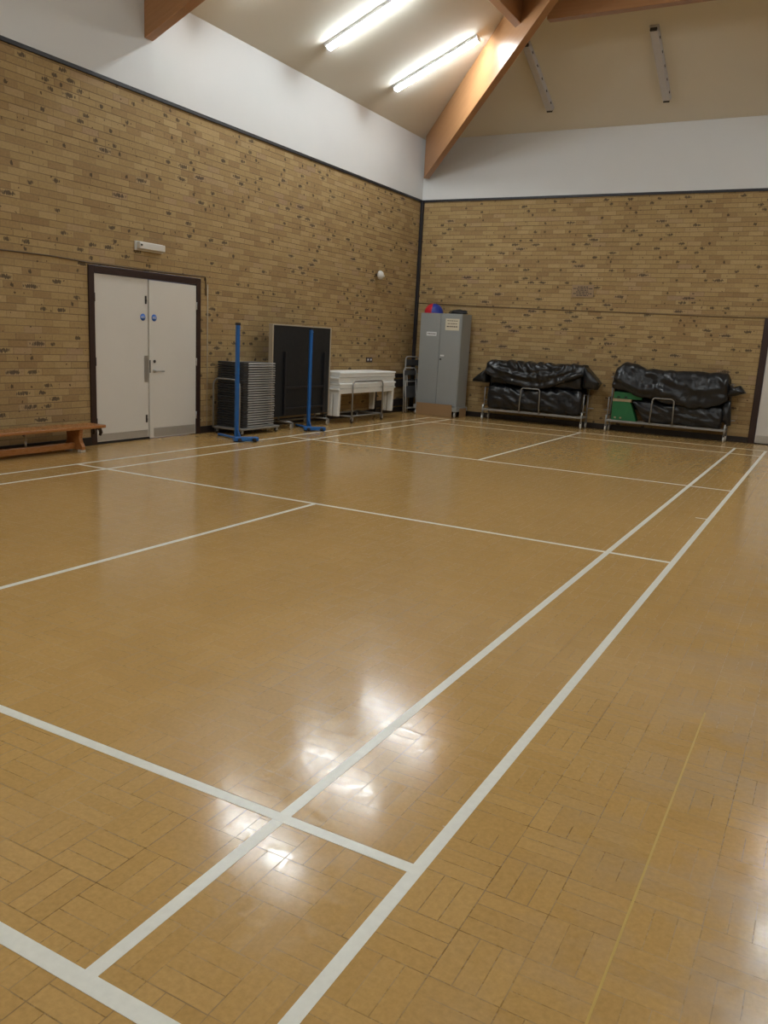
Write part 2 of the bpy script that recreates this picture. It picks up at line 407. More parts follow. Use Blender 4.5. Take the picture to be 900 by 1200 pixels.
# ------------------------------------------------------------------ roof timbers (built along local x)
n2 = 1/math.sqrt(2)
def slope_beam(name, lab, p0, dirxy, s0, s1, hw, depth, cap=True):
    """vertical-sided beam under a slope; p0 = plan start at eaves, plan run s0..s1 along dirxy; drops 'depth'"""
    L = math.hypot(*dirxy); ux, uy = dirxy[0]/L, dirxy[1]/L; k = SL * L   # climb per metre of plan run when moving dirxy
    return L, ux, uy, k
def beam(name, lab, org, yaw, run0, run1, hw, depth, rise, drop=0.):
    # rise: climb per metre of plan run.  Built in a frame whose x axis runs up the slope.
    a = math.atan(rise); ca = math.cos(a)
    o = MB()
    # in local sloped frame: point at plan run s and vertical drop d below the top line
    def P(s, d, yy):
        px, pz = s, s*rise - d
        return (px*ca + pz*math.sin(a), yy, -px*math.sin(a) + pz*ca)
    vs = [P(run0, drop, -hw), P(run1, drop, -hw), P(run1, depth, -hw), P(run0, depth, -hw)]
    vs += [(x, -y, z) for x, y, z in vs]
    o.add(vs, [(0,1,2,3),(7,6,5,4),(0,4,5,1),(1,5,6,2),(2,6,7,3),(3,7,4,0)])
    ob = o.build(name, M_BEAM, bevel=.006)
    ob.location = org; ob.rotation_euler = (Matrix.Rotation(yaw, 3, 'Z') @ Matrix.Rotation(-a, 3, 'Y')).to_euler()
    return tag(ob, lab, 'roof beam')
rs = SL*n2
beam('roof_beam', 'deep glossy timber hip beam rising diagonally out of the far left corner', (X, Y, H2), -PI/4, .13*math.sqrt(2), D*math.sqrt(2), .058, .80, rs, .02)
beam('roof_beam', 'deep timber hip beam rising from the far right corner, beyond the frame edge', (XR, Y, H2), -3*PI/4, .13*math.sqrt(2), D*math.sqrt(2), .058, .80, rs, .02)
beam('roof_beam', 'timber rafter coming down the white board above the double door side', (X, 6.89, H2), 0, .014, D, .07, .54, SL, .0)
def flat_beam(lab, x0, x1, y0, y1, zb, zt, axis):
    o = MB()
    cx, cy = (x0+x1)/2, (y0+y1)/2; lx, ly = (x1-x0)/2, (y1-y0)/2
    L, W = (lx, ly) if axis == 'x' else (ly, lx)
    # top follows the roof slope across the width
    sgn = 1
    t0, t1 = (zt[0]-zb, zt[1]-zb)      # at local -W and +W
    o.add([(-L,-W,0),(L,-W,0),(L,W,0),(-L,W,0),(-L,-W,t0),(L,-W,t0),(L,W,t1),(-L,W,t1)], [(0,3,2,1),(4,5,6,7),(0,1,5,4),(1,2,6,5),(2,3,7,6),(3,0,4,7)])
    ob = o.build('roof_beam', M_BEAM, bevel=.006); ob.location = (cx, cy, zb); ob.rotation_euler = (0,0,0 if axis == 'x' else PI/2)
    return tag(ob, lab, 'roof beam')
xl, yl = 1.965, 11.352
zc = lambda x: H2 + SL*(x-X)
# left ring beam (local -W is +x side after the quarter turn)
flat_beam('dark undersided ring beam butting against the left face of the hip beam', xl, xl+.14, 1.25, 11.50, 6.069, (zc(xl+.14)-.002, zc(xl)-.002), 'y')
zf = lambda y: H2 + SL*(Y-y)
flat_beam('long horizontal ring beam crossing the far roof slope to the right of the hip', 2.50, 6.0, yl, yl+.14, 6.069, (zf(yl)-.002, zf(yl+.14)-.002), 'x')

# ------------------------------------------------------------------ strip lights
def fixture(lab, pos, M3, lit, group):
    root = thing('strip_light', lab, 'ceiling light', pos, 0, group)
    root.rotation_euler = M3.to_euler()
    b = MB(); b.prism([(-.07,0),(.07,0),(.064,-.045),(-.064,-.045)], 0, 1.60, 'x'); 
    b.build('housing', M_LAMPBODY if lit else M_LAMPOFF, root, bevel=.004)
    if lit:
        b = MB()
        prof = [(.057*math.cos(math.radians(q)), -.0465-.052*math.sin(math.radians(q))) for q in range(0, 181, 15)]
        b.prism(prof, .04, 1.56, 'x'); b.build('lit_tube', M_LAMPON, root)
    else:
        b = MB(); b.prism([(-.068,-.045),(.068,-.045),(.056,-.085),(-.056,-.085)], .03, 1.57, 'x'); b.build('diffuser', M_LAMPOFF, root, bevel=.01)
        for k in range(5): MB().box(.18+.30*k, .225+.30*k, .060, .072, -.065, -.048).build('clip', M_DARKSTEEL, root)
    for s in (.0, 1.57): MB().box(s, s+.03, -.05, .05, -.092, -.045).build('end_cap', M_LAMPBODY if lit else M_DARKSTEEL, root, bevel=.004)
    return root
a = math.atan(SL); ca, sa = math.cos(a), math.sin(a)
ML = Matrix(((ca,0,-sa),(0,1,0),(sa,0,ca)))
MF = Matrix(((0,1,0),(-ca,0,sa),(sa,0,ca)))
MRt = Matrix(((-ca,0,sa),(0,-1,0),(sa,0,ca)))
x0 = -.29
for yy, lab in ((11.94, 'lit strip light on the left roof slope, nearest the corner hip beam'),
                (9.85, 'lit strip light on the left roof slope, second out from the corner hip beam'),
                (7.66, 'lit strip light on the left roof slope beside the wall rafter, above the frame')):
    fixture(lab, (x0, yy, zc(x0)), ML, True, 'lit strip lights')
xr = XR - (x0 - X) - .16
for yy, lab in ((11.94, 'lit strip light on the right roof slope, farthest from the camera'), (9.9, 'lit strip light on the right roof slope, second from the far wall'), (7.8, 'lit strip light on the right roof slope, third from the far wall'), (4.2, 'unseen lit strip light added on the right roof slope, nearest the camera')):  # the one nearest the camera is unseen, added to spread the lighting
    fixture(lab, (xr, yy, H2 + SL*(XR-xr)), MRt, True, 'lit strip lights')
for xx, lab in ((1.82, 'unlit grey strip light on the far roof slope, beside the hip beam'), (3.80, 'unlit grey strip light on the far roof slope, out in the open to the right')):
    fixture(lab, (xx, 13.86, zf(13.86)), MF, False, 'unlit strip lights')

MN = Matrix(((0,-1,0),(ca,0,-sa),(sa,0,ca)))  # near slope: unseen lamps added to light the hall more evenly
for xx, lab in ((1.82, 'unseen lit strip light added on the near roof slope, towards the door wall'), (3.90, 'unseen lit strip light added in the middle of the near roof slope'), (5.95, 'unseen lit strip light added on the near roof slope, towards the right wall')):
    fixture(lab, (xx, YN+.60, H2+SL*.60), MN, True, 'lit strip lights')

# ------------------------------------------------------------------ fittings on the walls
e = thing('emergency_light', 'white box emergency light above the double door', 'emergency light', (X, 6.868, 2.41))
MB().box(0, .03, -.23, .23, -.055, .055).build('base_plate', M_SIGNW, e, bevel=.004)
MB().prism([(.03,-.045),(.085,-.035),(.085,.045),(.03,.05)], -.22, .22, 'y').build('diffuser', M_DOOR, e, bevel=.008)
MB().box(.086, .09, -.205, -.175, .0, .02).build('indicator', M_DARKSTEEL, e)
s = thing('motion_sensor', 'small round pale sensor high on the left brick wall', 'sensor', (X, 12.70, 2.60))
MB().tube([(0,0,0),(.06,0,0)], .022, 10).build('mount', M_DARKSTEEL, s)
b = MB(); b.lathe([(0,.05),(.05,.05),(.078,.075),(.08,.10),(.06,.135),(.03,.15),(0,.153)], (0,0,0), 20, 'x'); b.build('dome', M_PIR, s)
MB().tube([(.09,.06,-.01),(.10,.125,-.01)], .022, 10).build('aiming_head', M_PIR, s)
s = thing('power_socket', 'brown double power socket on the left brick wall above the white tables', 'socket', (X, 12.58, 1.045))
MB().box(0, .014, -.11, .11, -.045, .045).build('plate', M_SOCK, s, bevel=.004)
for yy in (-.055, .055):
    MB().box(.014, .016, yy-.024, yy+.024, -.014, .018).build('socket_face', M_SIGNW, s, bevel=.002)
b = MB().tube([(X+.008, YN+.1, 2.155), (X+.008, 4.7, 2.142), (X+.008, 5.4, 2.150), (X+.008, 5.9, 2.132), (X+.008, 7.2, 2.135), (X+.008, 7.93, 2.150), (X+.008, 7.945, 2.13), (X+.008, 7.95, 1.9)], .007, 8)
tag(b.build('wall_cable', M_CABLE), 'thin cable running along the left brick wall over the double door', 'cable')
b = MB().tube([(X+.05, Y-.008, 2.20), (.5, Y-.008, 2.172), (2.6, Y-.008, 2.146), (5.2, Y-.008, 2.118), (6.9, Y-.008, 2.13), (XR-.1, Y-.008, 2.12)], .006, 8)
tag(b.build('wall_cable', M_CABLE), 'thin cable running across the far brick wall above the covered trolleys', 'cable')
b = MB().box(X, X+.012, 4.66, 4.69, 2.04, 2.09)
tag(b.build('cable_clip', M_SIGNW, bevel=.002), 'small white clip on the left brick wall below the cable', 'clip')
b = MB().tube([(X+.006, 7.99, .10), (X+.006, 7.99, 2.05)], .006, 8)
tag(b.build('wall_cable', M_TTEDGE), 'thin pale upright cable beside the right of the door frame', 'cable')
s = thing('wall_plaque', 'small varnished plaque with six lines of dark lettering on the far brick wall', 'plaque', (2.55, Y, 2.50))
MB().box(-.205, .205, -.014, 0, -.115, .115).build('board', M_PLAQ, s, bevel=.003)
b = MB(); rows = [(.075,.19),(.045,.36),(.016,.20),(-.014,.24),(-.045,.35),(-.076,.22)]
rr = random.Random(3)
for z, wd in rows:
    xx = -wd/2
    while xx < wd/2:
        q = min(.02+rr.random()*.05, wd/2-xx); b.box(xx, xx+q, -.0155, -.014, z-.008, z+.008); xx += q+.012
b.build('lettering', M_INK, s)

# ------------------------------------------------------------------ gym bench
bx0, bx1, by0, by1 = -.765, -.475, 3.05, 5.76
be = thing('gym_bench', 'long low varnished wooden gym bench against the brick wall left of the door', 'bench', ((bx0+bx1)/2, (by0+by1)/2, 0))
ox, oy = be.location.x, be.location.y
def B(): m = MB(); m.m = Matrix.Translation((-ox, -oy, 0)); return m
B().box(bx0, bx1, by0, by1, .262, .298).build('seat_board', M_BENCH, be, bevel=.008)
for yy in (by1-.36, by0+.30):
    m = B(); m.prism([(bx0+.03,.262),(bx1-.03,.262),(bx1-.045,.16),(bx1-.03,.11),(bx1+.0,.07),(bx1+.0,.03),(bx0+.0,.03),(bx0+.0,.07),(bx0+.03,.11),(bx0+.045,.16)], yy, yy+.05, 'y')
    lg = m.build('leg', M_BENCH, be, bevel=.006)
    for xx in (bx0+.035, bx1-.035):
        B().box(xx-.025, xx+.025, yy-.012, yy+.062, 0, .032).build('rubber_foot', M_GRUB, lg, bevel=.006)
    # wooden braces to the beam
    m = B(); m.prism([(yy+.05,.262),(yy+.14,.262),(yy+.05,.15)], (bx0+bx1)/2-.02, (bx0+bx1)/2+.02, 'x'); m.build('brace', M_BENCH, lg)
B().box((bx0+bx1)/2-.03, (bx0+bx1)/2+.03, by0+.3, by1-.31, .035, .105).build('balance_beam', M_BENCH, be, bevel=.006)
for xx in (bx0+.09, bx1-.09):
    m = B(); m.tube([(xx, by1-.07, .262), (xx, by1-.016, .245), (xx, by1+.002, .20), (xx, by1-.016, .165)], [.020,.022,.022,.014], 8)
    m.build('hook', M_HOOK, be)
m = B(); m.tube([((bx0+bx1)/2, 4.77, .105), ((bx0+bx1)/2, 4.77, .262)], .007, 8); m.tube([((bx0+bx1)/2, 4.77, .105), ((bx0+bx1)/2, 4.77, .17)], .012, 8)
m.build('support_rod', M_STEEL, be)

# ------------------------------------------------------------------ badminton posts
def post(lab, loc, rz, hgt):
    r = thing('badminton_post', lab, 'net post', loc, rz, 'blue badminton posts')
    MB().box(-.023, .023, -.023, .023, .03, hgt).build('upright', M_POST, r, bevel=.005)
    MB().box(-.027, .027, -.027, .027, hgt-.03, hgt+.004).build('top_cap', M_TRIM, r, bevel=.004)
    m = MB(); m.tube([(.024,0,hgt-.06),(.05,0,hgt-.06)], .006, 8); m.tube([(.045,-.02,hgt-.06),(.045,.02,hgt-.06)], .005, 8); m.build('cord_cleat', M_POST, r)
    MB().box(-.46, .24, -.026, .026, .012, .036).build('base_bar', M_POST, r, bevel=.006)
    m = MB(); m.m = Matrix.Translation((.24,0,0)) @ Matrix.Rotation(math.radians(-14), 4, 'Z'); m.box(-.045, .045, -.17, .17, .0145, .068); m.build('cross_bar', M_POST, r, bevel=.010)
    m = MB(); m.prism([(.023,.055),(.11,.055),(.023,.16)], -.006, .006, 'y'); m.build('gusset', M_POST, r)
    for q in (-.10, .10):
        m = MB(); m.m = Matrix.Translation((.24,0,0)) @ Matrix.Rotation(math.radians(-14), 4, 'Z'); m.lathe([(0,.045),(.026,.045),(.026,.066),(0,.066)], (0,q,.034), 16, 'x'); m.build('wheel', M_TRIM, r)
    for xx, yy in ((-.44,0), (.20,-.13), (.26,.13)): MB().box(xx-.02, xx+.02, yy-.02, yy+.02, 0, .0145).build('rubber_pad', M_RUBBER, r)
    return r
post('blue badminton post standing in front of the stacked folding chairs', (-.12, 7.71, 0), math.radians(-20), 1.55)
post('blue badminton post standing in front of the black folded table tennis table', (-.22, 9.60, 0), math.radians(-32), 1.55)

# ------------------------------------------------------------------ stack of folded chairs on a trolley
cx0, cx1, cy0, cy1 = -.835, -.345, 8.14, 8.92
tr = thing('chair_trolley', 'low grey trolley with a hoop handle carrying the folded chairs', 'trolley', ((cx0+cx1)/2, (cy0+cy1)/2, 0))
ox, oy = tr.location.x, tr.location.y
m = B(); m.box(cx0-.0, cx1+.03, cy0-.08, cy1+.05, .072, .10); 
m.build('deck', M_TROL, tr, bevel=.005)
hp = [(cx0+.02, cy0-.09, .085)] + arc((cx0+.12, cy0-.09, .68), .10, 180, 90, 6) + arc((cx1-.10, cy0-.09, .68), .10, 90, 0, 6) + [(cx1, cy0-.09, .085)]
m = B(); m.tube(hp, .013, 10); m.build('hoop_handle', M_TROL, tr)
def castor(par, x, y, top, r=.032, mb=B, mat=M_RUBBER, fork=M_TROL, name='castor'):
    m = mb(); m.box(x-.018, x-.012, y-.018, y+.028, r*.8, top); m.box(x+.012, x+.018, y-.018, y+.028, r*.8, top); m.box(x-.02, x+.02, y-.02, y+.03, top-.006, top)
    c = m.build(name, fork, par)
    m = mb(); m.lathe([(0,-.010),(r*.85,-.010),(r,-.006),(r,.006),(r*.85,.010),(0,.010)], (x, y, r), 16, 'x'); m.build('wheel', mat, c)
for x, y in ((cx0+.04, cy0-.04), (cx1, cy0-.04), (cx0+.04, cy1), (cx1, cy1)): castor(tr, x, y, .072)
NCH = 27; ph = (1.025-.104)/NCH
def chair():
    r = thing('folded_chair', '', 'folding chair')
    L = (cy1-cy0)/2-.01; W = (cx1-cx0)/2-.012
    m = MB()
    for s in (-1, 1): m.tube([(s*(W-.004), -L+.10, .016), (s*(W-.004), L-.03, .016)], .0095, 8)
    m.tube([(W-.004, L-.03, .016), (W-.03, L-.004, .016), (-W+.03, L-.004, .016), (-W+.004, L-.03, .016)], .0095, 8)
    m.build('frame', M_GREYMET, r)
    m = MB()
    for s in (-1, 1): m.tube([(s*(W-.035), -L+.02, .022), (s*(W-.035), L-.16, .012)], .008, 8)
    m.tube([(-W+.035, L-.16, .012), (W-.035, L-.16, .012)], .008, 8)
    m.build('rear_leg_frame', M_GREYMET, r)
    MB().box(-W+.05, W-.05, -L+.36, L-.10, .004, .026).build('seat', M_CHDARK, r, bevel=.006)
    MB().box(-W, W, -L-.006, -L+.12, .003, .0315).build('backrest', M_CHDARK, r, bevel=.008)
    MB().box(-W+.02, -W+.05, L-.03, L-.01, .002, .012).build('foot', M_RUBBER, r)
    return r
ch0 = chair()
for k in range(NCH):
    c = ch0 if k == 0 else dup(ch0)
    c.location = (ox+random.uniform(-.004,.004), oy+random.uniform(-.007,.007), .1005 + ph*k)
    n_from_top = NCH-1-k
    if k == 0: lab = 'grey framed folding chair lying flat, bottom of the stack on the low trolley'
    elif k == NCH-1: lab = 'grey framed folding chair lying flat, topmost of the stack on the low trolley'
    elif k <= NCH//2: lab = 'flat folding chair in the stack on the low trolley, number %d from the bottom' % (k+1)
    else: lab = 'flat folding chair in the stack on the low trolley, number %d from the top' % (n_from_top+1)
    c['label'] = lab; c['group'] = 'folded chairs stacked on the trolley'

# ------------------------------------------------------------------ folded table tennis table on castors
ty0, ty1 = 8.955, 10.545
tt = thing('table_tennis_table', 'black folded table tennis table standing upright on castors by the brick wall', 'table tennis table', (-.62, (ty0+ty1)/2, 0))
ox, oy = tt.location.x, tt.location.y
for xx, zt in ((-.465, 1.572), (-.500, 1.572)):
    h = B().box(xx-.022, xx, ty0, ty1, .20, zt).build('table_half', M_TTBLACK, tt)
    m = B(); e_ = .018
    m.box(xx-.028, xx+.005, ty0-.012, ty0+e_, .19, zt+.006); m.box(xx-.028, xx+.005, ty1-e_, ty1+.012, .19, zt+.006)
    m.box(xx-.028, xx+.005, ty0+e_, ty1-e_, zt-.010, zt+.006)
    m.build('edge_trim', M_TTEDGE, h, bevel=.002)
m = B()
for yy in (ty0+.30, ty1-.20):
    m.box(-.459, -.425, yy-.018, yy+.018, .22, 1.18); 
m.box(-.457, -.435, ty0+.30, ty1-.20, .62, .65); m.box(-.457, -.435, ty0+.30, ty1-.20, .30, .33)
m.build('folded_leg_frame', M_TRIM, tt, bevel=.004)
m = B()
for yy in (ty0+.42, ty1-.14):
    m.tube([(-.38, yy, .105), (-.83, yy, .105)], .015, 8); m.tube([(-.63, yy, .105), (-.63, yy, .9), ], .014, 8)
m.tube([(-.63, ty0+.42, .105), (-.63, ty1-.14, .105)], .014, 8)
for xx in (-.522,): m.tube([(-.63, ty0+.42, .6), (xx, ty0+.42, .5)], .012, 8); m.tube([(-.63, ty1-.14, .6), (xx, ty1-.14, .5)], .012, 8)
m.build('carriage', M_TROL, tt)
for yy in (ty0+.42, ty1-.14):
    for xx in (-.38, -.82): castor(tt, xx, yy, .105, .042, mat=M_GRUB)

# ------------------------------------------------------------------ white plastic tables on a trolley
px0, px1, py0, py1 = -.845, -.315, 10.62, 12.64
tr = thing('table_trolley', 'tubular grey trolley with a tall side hoop under the white plastic tables', 'trolley', ((px0+px1)/2, (py0+py1)/2, 0))
ox, oy = tr.location.x, tr.location.y
m = B()
for xx in (px0+.04, px1+.012): m.tube([(xx, 10.98, .115), (xx, 12.12, .115)], .014, 8)
for yy in (11.0, 12.05): m.tube([(px0+.04, yy, .115), (px1+.012, yy, .115)], .014, 8)
m.build('base_frame', M_TROL, tr)
hx = px1+.045
m = B(); m.tube([(hx, 11.0, .09)] + arc((hx, 11.09, .62), .09, 180, 90, 6, 'yz') + arc((hx, 11.97, .62), .09, 90, 0, 6, 'yz') + [(hx, 12.06, .09)], .014, 10)
m.tube([(hx, 11.0, .115), (px1+.0, 11.0, .115)], .012, 8); m.tube([(hx, 12.06, .115), (px1+.0, 12.06, .115)], .012, 8)
m.build('hoop_handle', M_TROL, tr)
for x, y in ((hx, 11.0), (hx, 12.06), (px0+.04, 11.0), (px0+.04, 12.06)): castor(tr, x, y, .10, .04)
tabs = ['white plastic table at the bottom of the stack, its legs hanging down', 'white plastic table second from the bottom of the stack', 'white plastic table second from the top of the stack', 'white plastic table on top of the stack beside the folded black table']
for k, lab in enumerate(tabs):
    zb = [.505, .596, .687, .778][k]; hh = .088
    dy = [.0, .05, .02, .07][k]; sh = [0, .012, -.01, .006][k]
    t_ = thing('plastic_table', lab, 'table', ((px0+px1)/2+sh, (py0+py1)/2, zb), 0, 'white plastic tables stacked on the trolley')
    W, L = (px1-px0)/2, (py1-py0)/2
    m = MB(); m.prism([(-W,hh-.03),(-W+.006,hh-.006),(-W+.02,hh),(W-.02,hh),(W-.006,hh-.006),(W,hh-.03)], -L+dy*.4, L-dy*.3, 'y'); m.build('top', M_PLAST, t_, bevel=.006)
    m = MB()
    m.box(W-.030, W-.008, -L+.03, L-.05, .0, hh-.03); m.box(-W+.008, -W+.030, -L+.03, L-.05, .0, hh-.03); m.box(-W+.03, W-.03, -L+.03, -L+.05, .0, hh-.03); m.box(-W+.03, W-.03, L-.07, L-.05, 0, hh-.03)
    m.build('skirt', M_PLAST, t_, bevel=.004)
    if k == 0:
        for ye, sg in ((-L+.03, 1), (L-.10, -1)):
            for xs, xw in ((W-.235, .105), (W-.122, .105), (-W+.02, .105)):
                m = MB(); m.prism([(xs, .01), (xs+xw, .01), (xs+xw-.012, -.375), (xs+.004, -.375)], ye, ye+.075, 'y'); m.build('leg', M_PLAST, t_, bevel=.008)
    else:
        for s in (-1, 1):
            m = MB(); m.box(-W+.06, W-.06, s*(L*.55)-.15, s*(L*.55)+.15, .006, .036); m.build('folded_leg', M_PLAST, t_, bevel=.006)

# low dark slatted rack on the wall behind
rk = thing('slatted_rack', 'low rack of dark horizontal boards against the brick wall beside the corner', 'rack', (X+.03, 13.38, 0))
ox, oy = rk.location.x, rk.location.y
for z0, z1 in ((.13,.27), (.51,.665), (.70,.775)):
    B().box(X+.022, X+.05, 12.72, 14.05, z0, z1).build('slat', M_SKIRT, rk, bevel=.004)
for yy in (12.74, 13.38, 14.0): B().box(X+.002+.02, X+.022+.02, yy-.02, yy+.02, .0, .78) and None
for yy in (12.80, 13.98): B().box(X+.05, X+.08, yy-.02, yy+.02, 0, .775).build('upright', M_SKIRT, rk, bevel=.004)

# two folded steel chairs leaning in the corner
def leaning(lab, x, y, hgt, tilt, yaw):
    CH2 = plain('worn_dark_grey_metal', (.11,.11,.11), .45, .4); r = thing('steel_folding_chair', lab, 'folding chair', (x, y, 0.0), 0, 'grey steel folding chairs leaning by the cabinet')
    r.rotation_euler = (Matrix.Rotation(yaw, 3, 'Z') @ Matrix.Rotation(tilt, 3, 'Y')).to_euler()
    W = .21
    m = MB(); m.tube([(0,-W,.012),(0,-W,hgt-.08)] + arc((0,-W+.08,hgt-.08), .08, 180, 90, 4, 'yz') + arc((0,W-.08,hgt-.08), .08, 90, 0, 4, 'yz') + [(0,W,.012)], .012, 8)
    m.build('front_frame', M_GREYMET, r)
    m = MB(); m.tube([(.04,-W+.03,.012),(.02,-W+.03,hgt*.72)], .011, 8); m.tube([(.04,W-.03,.012),(.02,W-.03,hgt*.72)], .011, 8); m.tube([(.04,-W+.03,.10),(.04,W-.03,.10)], .009, 8); m.tube([(.021,-W+.03,hgt*.7),(.021,W-.03,hgt*.7)], .009, 8)
    m.build('rear_frame', M_GREYMET, r)
    MB().box(-.008, .012, -W+.035, W-.035, hgt*.34, hgt*.60).build('seat', CH2, r, bevel=.008)
    MB().box(-.010, .010, -W+.02, W-.02, hgt*.84, hgt*.95).build('backrest', CH2, r, bevel=.008)
    return r
leaning('taller grey steel folding chair leaning upright between the cabinet and the corner', -.70, 14.13, 1.12, math.radians(-3), math.radians(-14))
leaning('shorter grey steel folding chair leaning in front of a taller one by the cabinet', -.63, 13.90, .90, math.radians(-3), math.radians(-10))

# ------------------------------------------------------------------ cabinet on a dolly
kx0, kx1, ky0, ky1 = -.455, .435, 13.80, 14.27
dl = thing('cabinet_dolly', 'low grey wheeled dolly carrying the tall grey cabinet', 'dolly', ((kx0+kx1)/2, (ky0+ky1)/2, 0))
ox, oy = dl.location.x, dl.location.y
m = B(); m.box(kx0-.03, kx1+.03, ky0-.03, ky0, .115, .195); m.box(kx0-.03, kx1+.03, ky1, ky1+.03, .115, .195); m.box(kx0-.03, kx0, ky0, ky1, .115, .195); m.box(kx1, kx1+.03, ky0, ky1, .115, .195); m.box(kx0, kx1, ky0, ky1, .115, .195)
m.build('platform', M_CAB, dl, bevel=.004)
for x in (kx0+.02, kx1-.02):
    for y in (ky0+.0, ky1-.03): castor(dl, x, y, .115, .048, mat=M_CASTW)
cb = thing('storage_cabinet', 'tall grey two door metal cabinet standing in the far left corner', 'cabinet', ((kx0+kx1)/2, (ky0+ky1)/2, .1955))
cb_loc = cb.location.copy()
def CBm(): m = MB(); m.m = Matrix.Translation(-cb_loc); return m
CBm().box(kx0, kx1, ky0+.02, ky1, .1955, 1.99).build('body', M_CAB, cb, bevel=.004)
kc = (kx0+kx1)/2
for a_, b_ in ((kx0+.012, kc-.004), (kc+.004, kx1-.012)):
    dd = CBm().box(a_, b_, ky0, ky0+.02, .215, 1.975).build('door', M_CAB, cb, bevel=.003)
    if a_ > kc-.1:
        m = CBm(); m.lathe([(0,-.012),(.018,-.012),(.018,0),(0,0)], (kc+.045, ky0, 1.115), 16, 'y'); m.build('lock', M_DARKSTEEL, dd)
        CBm().box(kc+.035, kc+.115, ky0-.002, ky0, 1.17, 1.20).build('small_label', M_SIGNW, dd)
        pp = CBm().box(.095, .385, ky0-.002, ky0, 1.675, 1.895).build('paper_notice', M_PAPER, dd)
        m = CBm(); rr = random.Random(5)
        for z, wd, hh in ((1.855,.22,.012), (1.80,.20,.012), (1.745,.23,.020)):
            xx = .24-wd/2
            while xx < .24+wd/2:
                q = min(.015+rr.random()*.03, .24+wd/2-xx); m.box(xx, xx+q, ky0-.003, ky0-.002, z-hh/2, z+hh/2); xx += q+.008
        m.build('lettering', M_INK, pp)
    else:
        pp = CBm().box(-.30, -.085, ky0-.002, ky0, 1.555, 1.63).build('white_label', M_SIGNW, dd)
        m = CBm(); xx = -.28
        rr = random.Random(6)
        while xx < -.115:
            q = .01+rr.random()*.02; m.box(xx, xx+q, ky0-.003, ky0-.002, 1.585, 1.602); xx += q+.006
        m.build('lettering', M_INK, pp)
cd = MB(); cd.m = Matrix.Translation((.0, 13.752, .0)) @ Matrix.Rotation(math.radians(4), 4, 'X')
cd.box(-.405, .375, -.006, .0, .004, .245)
tag(cd.build('cardboard_sheet', M_CARD), 'flat brown cardboard sheet leaning on the dolly under the cabinet', 'cardboard')
cd = MB().box(kx1-.0+.034, kx1+.040, 13.90, 14.22, .0, .17)
tag(cd.build('cardboard_sheet', M_CARD), 'small brown cardboard piece beside the right end of the cabinet dolly', 'cardboard')
# ball and bag on top
bl = thing('exercise_dome', 'red and blue rounded half ball sitting on the grey cabinet', 'ball', (-.27, 14.0, 1.99))
m = MB(); R_ = .188; n, k_ = 32, 12; vs = []; fs = []; cols = []
for j in range(k_+1):
    ph_ = (PI/2)*j/k_
    for i in range(n):
        th = 2*PI*i/n; vs.append((R_*math.cos(ph_)*math.cos(th), R_*math.cos(ph_)*math.sin(th), R_*math.sin(ph_)))
def half(sel):
    m = MB()
    f2 = [(j*n+i, j*n+(i+1)%n, (j+1)*n+(i+1)%n, (j+1)*n+i) for j in range(k_) for i in range(n) if sel(i)]
    m.add(vs, f2, True); return m
# blue sector faces the camera's right, red sector its left
blue = lambda i: (2*PI*(i+.5)/n) % (2*PI) > math.radians(283) or (2*PI*(i+.5)/n) < math.radians(100)
half(blue).build('blue_panel', M_BLUE, bl); half(lambda i: not blue(i)).build('red_panel', M_RED, bl)
m = MB(); m.lathe([(0,0),(R_,0),(R_,.004),(0,.004)], (0,0,0), 32); m.build('base', M_RED, bl)
def blob(m, c, r, seed, amp=.25, n=24, k=14, flat=None):
    vs = []; fs = []
    for j in range(k+1):
        ph = -PI/2 + PI*j/k
        for i in range(n):
            th = 2*PI*i/n; d = Vector((math.cos(ph)*math.cos(th), math.cos(ph)*math.sin(th), math.sin(ph)))
            q = 1 + amp*noise.noise(d*2.2 + Vector((seed, 0, 0))); p = Vector((d.x*r[0]*q, d.y*r[1]*q, d.z*r[2]*q)) + Vector(c)
            if flat is not None: p.z = max(p.z, flat)
            vs.append(p)
    for j in range(k):
        for i in range(n): fs.append((j*n+i, j*n+(i+1)%n, (j+1)*n+(i+1)%n, (j+1)*n+i))
    m.add(vs, fs, True)
bg = thing('black_bag', 'crumpled black fabric bag lying on the grey cabinet', 'bag', (.26, 14.0, 1.99))
m = MB(); blob(m, (.02,0,.035), (.17,.11,.045), 2.1, .5, flat=0); m.build('body', M_BAG, bg)
m = MB(); m.tube([(-.10,-.02,.045),(-.15,-.05,.05),(-.185,-.03,.02),(-.15,.0,.012)], .009, 8); m.build('strap', M_BAG, bg)

